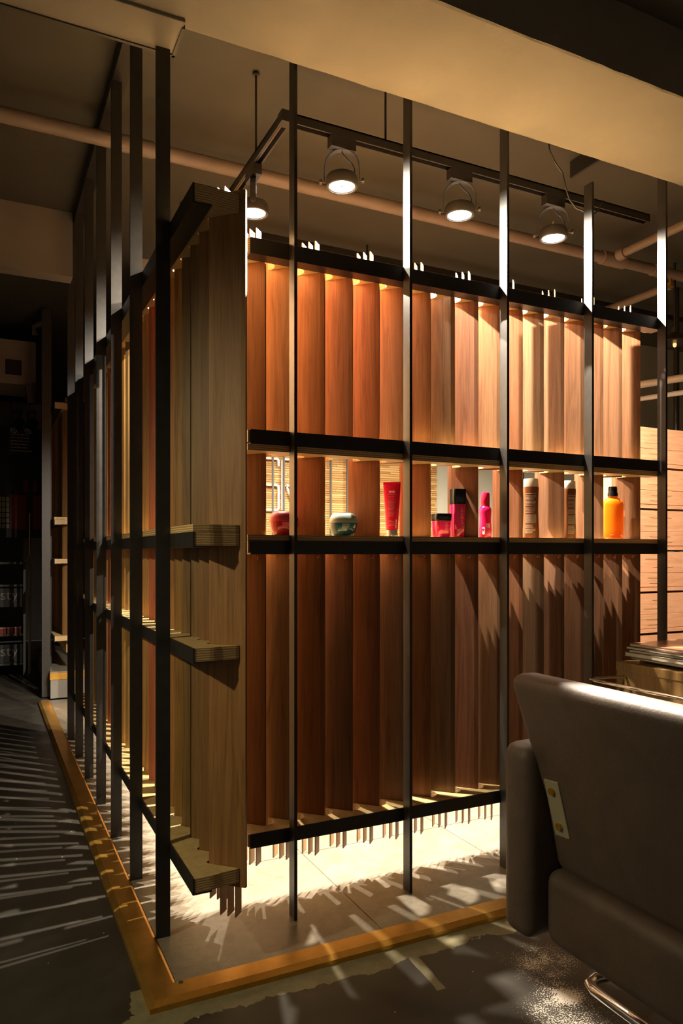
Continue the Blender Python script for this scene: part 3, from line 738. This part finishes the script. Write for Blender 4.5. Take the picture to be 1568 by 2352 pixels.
pipe('wall_pipe', [(3.482, 4.758, 2.22), (3.87, 3.66, 2.22), (4.05, 3.15, 2.22), (4.44, 2.06, 2.22)], .024, M['whitepipe'], 'white lagged pipe, the upper of two beyond the partition end', group='white pipes', joints=[((3.865, 3.675, 2.22), (3.905, 3.56, 2.22), .034)])
pipe('wall_pipe', [(3.452, 4.758, 2.12), (3.84, 3.66, 2.12), (4.02, 3.15, 2.12), (4.41, 2.06, 2.12)], .016, M['whitepipe'], 'slim white pipe, the lower of two beyond the partition end', group='white pipes')
# far dark track with rods
T2 = thing('lighting_track', (3.5, 3.95, 2.9), 'black straight track under the ceiling near the inner wall', 'lighting track')
MB().box(1.0, 6.6, 3.93, 3.965, 2.885, 2.92).build('track_rail', M['track'], T2)
for x in (2.1, 3.9): MB().tube([(x, 3.947, 2.919), (x, 3.947, 2.979)], .006, 8).build('hanger_rod', M['track'], T2)
# loose cable hanging behind the beam
pts = [(1.86, 2.06, 2.62), (1.868, 2.06, 2.58), (1.89, 2.062, 2.545), (1.93, 2.066, 2.51), (1.945, 2.066, 2.46), (1.965, 2.064, 2.42), (1.995, 2.06, 2.395), (2.04, 2.02, 2.39), (2.085, 2.022, 2.39), (2.11, 2.024, 2.41), (2.135, 2.024, 2.45)]
pts = [(x, 2.085, z+.0) for x, y, z in pts]
cb_ = MB().tube([(pts[0][0], 2.085, 2.979)]+pts, .0032, 8).build('loose_cable', M['black']); tag(cb_, 'thin black loose cable drooping behind the plastered beam', 'cable')
# plate added under the ceiling for the dark inner side of a recess
fl = MB().box(2.527, 2.539, 2.44, 2.68, 2.90, 2.9795).build('recess_side_plate', M['black']); tag(fl, 'dark plate added for the inner side of a ceiling recess behind the beam', 'recess plate')

# ================================================================== CRATES AT THE RIGHT
def crate(name, x0, y0, z0, label, seed):
    rnd = random.Random(seed); W, Dp, H = .50, .36, .2215
    r = thing(name, (x0+W/2, y0+Dp/2, z0), label, 'crate', 'stacked wooden crates')
    g = .0015
    # side walls, back, bottom
    b = MB().box(x0, x0+.016, y0+.0165, y0+Dp, z0+g, z0+H-g).build('side_panel', M['crate'], r); 
    MB().box(x0+W-.016, x0+W, y0+.0165, y0+Dp, z0+g, z0+H-g).build('side_panel', M['crate'], r)
    MB().box(x0+.016, x0+W-.016, y0+Dp-.014, y0+Dp, z0+g, z0+H-g).build('back_panel', M['crate'], r)
    MB().box(x0+.016, x0+W-.016, y0+.0165, y0+Dp-.014, z0+g, z0+.012).build('base_panel', M['crate'], r)
    # front: two boards with routed finger slots
    hh = [(.030, .105), (.1062, .2185)]
    for k, (a, c) in enumerate(hh):
        f = MB().box(x0+.004, x0+W-.004, y0, y0+.016, z0+a, z0+c).build('front_board', M['crate'], r, bevel=.0012)
        for j, zz in enumerate((.68, .28)):
            zc = z0+a+(c-a)*zz; xc = x0+.15+rnd.uniform(-.03, .05); hl = rnd.uniform(.055, .085); hs = .0055 if j == 0 else .003
            pts = [(xc+hl*math.cos(2*PI*i/20), zc+hs*math.sin(2*PI*i/20)*(1 if math.sin(2*PI*i/20) < 0 else .5)) for i in range(20)]
            MB().add([(px, y0-.0006, pz) for px, pz in pts]+[(px, y0+.002, pz) for px, pz in pts], [tuple(range(20))]+[(i, (i+1) % 20, 20+(i+1) % 20, 20+i) for i in range(20)]).build('finger_slot', M['crate_slot'], f)
    MB().box(x0+.002, x0+W-.002, y0-.003, y0+.012, z0+.008, z0+.0275).build('front_lip', M['crate'], r)
    # carabiner hook
    pts = [(x0+.40+.012*math.cos(a)*(1+.4*math.sin(a)), y0-.012, z0+.19+.032*math.sin(a)) for a in [2*PI*i/20 for i in range(20)]]
    MB().tube(pts, .004, 8, closed=True).build('snap_hook', M['chrome'], r, smooth=True)
    for zz in (.05, .11, .17): MB().tube([(x0-.0016, y0+.03, z0+zz), (x0+.0005, y0+.03, z0+zz)], .004, 8).build('screw', M['darkgrey'], r)
    return r
ords = ['lowest', 'second', 'third', 'fourth', 'fifth', 'sixth', 'seventh', 'topmost']
for i in range(8):
    crate('wooden_crate', 3.105, 2.80, .2218*i, ('%s pale wooden crate of the stack beside the partition end' % ords[i]) if i in (0, 7) else ('pale wooden crate, %s from the floor in the stack beside the partition end' % ords[i]), i)
for i in range(7):
    crate('wooden_crate', 3.30, 3.40, .2218*i, ('%s pale wooden crate of the shorter stack behind the taller one' % ords[i]) if i == 0 else ('pale wooden crate, %s from the floor in the shorter rear stack' % ords[i]), 20+i)

# ================================================================== DESK, MAGAZINES
D = thing('desk', (2.5, 1.55, 0), 'wooden desk with mitred corners standing against the partition', 'desk')
MB().box(2.11, 2.95, 1.1, 2.0, .665, .697).build('desk_top', M['desk'], D, bevel=.002)
MB().box(2.113, 2.135, 1.13, 1.997, 0, .6645).build('side_panel', M['desk'], D)
MB().box(2.92, 2.945, 1.13, 1.997, 0, .6645).build('side_panel', M['desk'], D)
MB().box(2.1355, 2.9195, 1.97, 1.99, .3, .6645).build('back_panel', M['desk'], D)
hp = [(2.113, 1.955, .648), (2.06, 1.957, .649), (1.97, 1.958, .652), (1.935, 1.95, .652), (1.925, 1.92, .652), (1.922, 1.7, .652), (1.925, 1.42, .652), (1.935, 1.39, .652), (1.97, 1.385, .652), (2.113, 1.385, .648)]
MB().tube(hp, .006, 10).build('chrome_rail', M['chrome'], D, smooth=True)
random.seed(31); z = .6975
mats = [plain('magazine_cover_%d' % i, c, .25) for i, c in enumerate([(.09,.06,.04), (.28,.24,.18), (.05,.04,.035), (.16,.08,.05), (.05,.03,.025), (.3,.13,.07)])]
M['paper'] = plain('paper_edge', (.55,.5,.42), .8)
spots = [(2.19, 1.60, .013, 'olive-backed magazine at the bottom of the pile on the desk', 1, .02), (2.125, 1.585, .011, 'grey magazine second from the bottom of the desk pile', 0, -.06), (2.115, 1.60, .014, 'thick pale-edged magazine in the middle of the desk pile', 1, .0),
         (2.13, 1.595, .010, 'black glossy magazine just below the top two of the desk pile', 2, .04), (2.12, 1.60, .010, 'dark brown glossy magazine second from the top of the desk pile', 4, -.02), (2.14, 1.60, .010, 'red-brown glossy magazine on top of the desk pile', 5, .03)]
for x, y, h, lab, mi, a in spots:
    r = thing('magazine', (x+.14, y+.18, z), lab, 'magazine', 'magazines piled on the desk')
    c = (x+.14, y+.18); ax = (math.cos(a), math.sin(a), 0); ay = (-math.sin(a), math.cos(a), 0)
    MB().obox((c[0], c[1], z+h/2), ax, ay, (0,0,1), .137, .182, h/2-.0014).build('pages', M['paper'], r)
    MB().obox((c[0], c[1], z+h-.0007), ax, ay, (0,0,1), .14, .185, .0007).build('cover', mats[mi], r)
    MB().obox((c[0], c[1], z+.0007), ax, ay, (0,0,1), .14, .185, .0007).build('cover', mats[mi], r)
    z += h+.0004

# ================================================================== SALON CHAIR (seen from behind)
C = thing('salon_chair', (1.32, .93, 0), 'brown leather salon chair with its back to the room', 'chair')
MB().box(.995, 1.60, 1.176, 1.262, .30, .70).build('armrest', M['leather'], C, bevel=.028, seg=5)
MB().box(.995, 1.60, .600, .686, .30, .70).build('armrest', M['leather'], C, bevel=.028, seg=5)
MB().box(1.03, 1.60, .690, 1.172, .30, .455).build('seat', M['leather'], C, bevel=.03, seg=5)
# backrest: leaning, slightly wider at the top
bk = MB(); lev = [(1.062, .44, .69, 1.172, .085), (1.035, .60, .69, 1.182, .085), (1.005, .74, .66, 1.215, .085), (.985, .848, .64, 1.24, .085)]
vs = []; fs = []
for xr, z, ya, yb, th in lev: vs += [(xr, ya, z), (xr+th, ya, z), (xr+th, yb, z), (xr, yb, z)]
for i in range(3): fs += [(4*i+k, 4*i+(k+1) % 4, 4*i+4+(k+1) % 4, 4*i+4+k) for k in range(4)]
fs += [(3,2,1,0), (12,13,14,15)]
bo = bk.add(vs, fs).build('backrest', M['leather'], C, bevel=.03, seg=6, angle=30)
# bracket plate with two brass bolts on the back, by the far armrest
def bpl(y, z): # point on rear face of the backrest
    for (xa_, za, *_), (xb_, zb_, *_) in zip(lev, lev[1:]):
        if za <= z <= zb_: return Vector((xa_+(xb_-xa_)*(z-za)/(zb_-za)-.0015, y, z))
    return Vector((lev[0][0], y, z))
pc = bpl(1.135, .585); up = (bpl(1.135, .64)-bpl(1.135, .53)).normalized(); up = (up+Vector((0, -.10, 0))*-1).normalized(); sd = Vector((0, 1, 0)); sd = (sd-up*sd.dot(up)).normalized(); nr = up.cross(sd)
br = MB().obox(pc, sd, up, nr, .021, .058, .002).build('bracket_plate', M['plate'], C, bevel=.0015)
for s in (-.036, .036):
    q0 = pc+up*s; MB().tube([q0-Vector((.002, 0, 0)), q0-Vector((.008, 0, 0))], .0075, 12).build('bolt', M['brass'], br)
# pedestal and chrome foot loop
MB().lathe([(.045, .03), (.045, .2), (.06, .21), (.06, .298)], (1.33, .93, 0), 24).build('pedestal', M['chrome'], C, smooth=True)
MB().lathe([(.26, 0), (.26, .008), (.2, .02), (.05, .029)], (1.33, .93, 0), 40).build('base_disc', M['chrome'], C, smooth=True)
ft = [(1.33, .97, .16), (1.30, 1.05, .13)]
fp = [(1.40, 1.00, .10), (1.262, 1.07, .10), (1.25, 1.10, .10), (1.252, 1.25, .10), (1.262, 1.275, .10), (1.29, 1.285, .10), (1.55, 1.25, .10), (1.6, 1.1, .10)]
MB().tube(fp, .012, 12).build('foot_loop', M['chrome'], C, smooth=True)

# ================================================================== FAR END OF THE CORRIDOR
F = thing('display_shelf', (.15, 7.3, 0), 'dark shelf unit of hair products with chalk lettering at the corridor end', 'shelf unit')
for x in (-.42, .315): MB().box(x, x+.02, 7.15, 7.45, 0, 1.02).build('upright', M['darkgrey'], F)
for z in (.10, .36, .62, .80, 1.0): MB().box(-.40, .315, 7.15, 7.45, z, z+.018).build('shelf_plate', M['darkgrey'], F)
def chalk(txt, loc, size, parent):
    cu = bpy.data.curves.new('lettering', 'FONT'); cu.body = txt; cu.size = size; cu.extrude = .0004
    tmp = bpy.data.objects.new('tmp', cu); COL.objects.link(tmp); bpy.context.view_layer.update()
    me = bpy.data.meshes.new_from_object(tmp.evaluated_get(bpy.context.evaluated_depsgraph_get())); bpy.data.objects.remove(tmp)
    me.materials.clear(); me.materials.append(M['chalk'])
    o = bpy.data.objects.new('lettering', me); COL.objects.link(o); o.parent = parent; o.rotation_euler = (PI/2, 0, 0); o.location = Vector(loc)-base_of(parent)
for z in (.655, .155):
    b_ = MB().box(-.40, .315, 7.148, 7.1495, z-.03, z+.13).build('chalk_board', M['black'], F)
    chalk('sty', (.125, 7.1475, z+.03), .13, F)
for i, (x, z, w_, h_, mt, nm, lab) in enumerate([(.15, .378, .05, .05, 'red', 'product_tub', 'small red tub, left of three on the dark display shelf'), (.21, .378, .05, .05, 'red', 'product_tub', 'small red tub, middle of three on the dark display shelf'), (.27, .378, .05, .05, 'red', 'product_tub', 'small red tub, right of three on the dark display shelf'),
     (.12, .118, .10, .035, 'green', 'product_tub', 'shallow green tub on the lowest display shelf beside the edge'), (.25, .118, .12, .035, 'green', 'product_tub', 'wide shallow green tub on the lowest display shelf')]):
    r = thing(nm, (x, 7.13, z), lab, 'tub', 'tubs on the dark display shelf')
    MB().box(x-w_/2+.001, x+w_/2-.001, 7.16, 7.22, z+.0005, z+h_).build('tub_body', M[mt], r); MB().box(x-w_/2, x+w_/2, 7.159, 7.221, z+h_+.0003, z+h_+.008).build('lid', M['cream'], r)
P_ = thing('coat_rail', (.36, 7.3, 0), 'slim bent metal rail standing beside the dark display shelf', 'rail')
MB().tube([(.372, 7.22, 0), (.372, 7.22, 1.0)], .011, 8).build('lower_post', M['cream'], P_)
MB().tube([(.34, 7.22, 1.02), (.365, 7.22, 1.06), (.372, 7.22, 1.09), (.372, 7.22, 1.46)], .006, 8).build('upper_bend', M['brass'], P_)
# red-and-black wall cabinet
K = thing('wall_cabinet', (.2, 7.9, 1.3), 'black wall cabinet with dark red doors and a block of small labels', 'cabinet')
MB().box(-.4, .56, 7.8, 8.0, 1.25, 2.32).build('cabinet_body', M['black'], K)
for (x0, x1, z0, z1) in ((.225, .37, 1.33, 1.665), (.43, .55, 1.33, 1.665), (.345, .385, 1.70, 1.81), (.43, .465, 1.70, 1.81)):
    MB().box(x0, x1, 7.79, 7.7995, z0, z1).build('red_door', M['red'], K)
for i in range(3):
    for j in range(6): MB().box(.12+i*.035, .12+i*.035+.029, 7.79, 7.7995, 1.34+j*.052, 1.34+j*.052+.042).build('label_card', M['cream'], K)
NB = thing('notice_board', (.32, 7.6, 2.0), 'black notice board with six lines of pinkish lettering', 'notice board')
MB().box(.20, .415, 7.6, 7.612, 2.03, 2.27).build('board', M['black'], NB)
for x in (.225, .39): MB().tube([(x, 7.606, 2.27), (x, 7.606, 2.979)], .004, 6).build('hanging_wire', M['black'], NB)
random.seed(41)
M['pinkline'] = plain('pinkish_lettering', (.4,.28,.26), .8)
for j in range(6):
    m = MB(); x = .225
    while x < (.40 if j in (0,) else .37):
        w_ = random.uniform(.012, .03); m.box(x, x+w_, 7.5985, 7.5998, 2.065+j*.031, 2.065+j*.031+.011); x += w_+.006
    m.build('text_line', M['pinkline'], NB)
for x, lab in ((.27, 'small black stage spotlight hanging over the notice board, beside the cable end'), (.385, 'small black stage spotlight hanging over the notice board, beside the dark column')):
    r = thing('stage_spotlight', (x, 7.2, 2.3), lab, 'spotlight', 'spotlights at the corridor end')
    MB().box(x-.05, x+.04, 7.13, 7.17, 2.36, 2.385).build('mount', M['black'], r)
    MB().tube([(x-.035, 7.15, 2.36), (x-.035, 7.15, 2.27)], .006, 6).tube([(x+.025, 7.15, 2.36), (x+.025, 7.15, 2.27)], .006, 6).build('yoke', M['black'], r)
    MB().tube([(x+.02, 7.18, 2.285), (x-.035, 7.10, 2.185)], .042, 16).build('lamp_can', M['black'], r)
    m = MB()
    for i in range(9):
        a = 2*PI*i/8; rr = .024 if i < 8 else 0
        d = Vector((-.055, -.08, -.10)).normalized(); u = d.orthogonal().normalized(); v_ = d.cross(u)
        c = Vector((x-.035, 7.10, 2.185))+u*rr*math.cos(a)+v_*rr*math.sin(a); m.tube([c, c+d*.002], .005, 6)
    m.build('led_lenses', M['white'], r)
AC = thing('air_duct', (.2, 6.5, 2.45), 'beige sheet-metal duct with a rectangular outlet over the corridor', 'duct')
MB().box(-.5, .375, 6.4, 6.9, 2.45, 2.80).build('duct_body', M['pipe'], AC)
MB().box(.12, .30, 6.392, 6.3995, 2.50, 2.66).build('outlet_frame', M['pipe'], AC)
MB().box(.15, .27, 6.389, 6.3915, 2.52, 2.64).build('outlet_mouth', M['gap'], AC)
MB().box(.08, .086, 6.394, 6.3995, 2.452, 2.798).build('seam', M['gap'], AC)
pipe('drain_pipe', [(.365, 6.30, 2.83), (.36, 6.3, 2.90), (.43, 6.25, 2.93), (.452, 6.2, 2.99-.02)], .022, M['pipe'], 'beige elbowed drain pipe beside the corridor duct')
sp = thing('wall_speaker', (.375, 6.3, 2.3), 'black rectangular loudspeaker tilted under the corridor duct', 'speaker')
MB().obox((.345, 6.3, 2.36), (1, 0, .1), (0,1,0), (-.1, 0, 1), .045, .04, .075).build('speaker_case', M['black'], sp); MB().box(.34, .35, 6.29, 6.31, 2.436, 2.4495).build('speaker_bracket', M['black'], sp)
dc = MB().box(.395, .455, 6.02, 6.06, 0, 2.979).build('steel_column', M['steel']); tag(dc, 'wide black steel column at the corner of the far plinth', 'column')

# hanging filament lamp beyond the partition end
pdl = thing('pendant_lamp', (4.025, 3.323, 2.4), 'black pendant lamp with a glowing filament bulb beyond the partition end', 'lamp')
MB().lathe([(.10, 0), (.10, .008), (.05, .05), (.02, .07), (.02, .1)], (4.025, 3.323, 2.46), 24).build('lamp_shade', M['lamp_body'], pdl, smooth=True)
M['bulb'] = plain('glowing_bulb', (1,.6,.25), .3); _b = M['bulb'].node_tree.nodes['Principled BSDF']; _b.inputs['Emission Color'].default_value = (1,.5,.18,1); _b.inputs['Emission Strength'].default_value = 1.6
MB().lathe([(.001, -.012), (.009, -.006), (.012, .006), (.009, .02), (.007, .03)], (4.025, 3.323, 2.445), 16).build('bulb', M['bulb'], pdl, smooth=True)
MB().tube([(4.025, 3.323, 2.555), (4.025, 3.323, 2.979)], .008, 8).build('stem', M['black'], pdl)
o = MB().tube([(4.417, 3.633, 0), (4.417, 3.633, 2.979)], .02, 14).build('floor_pole', M['steel'], smooth=True); tag(o, 'black round pole from floor to ceiling behind the crates', 'pole')
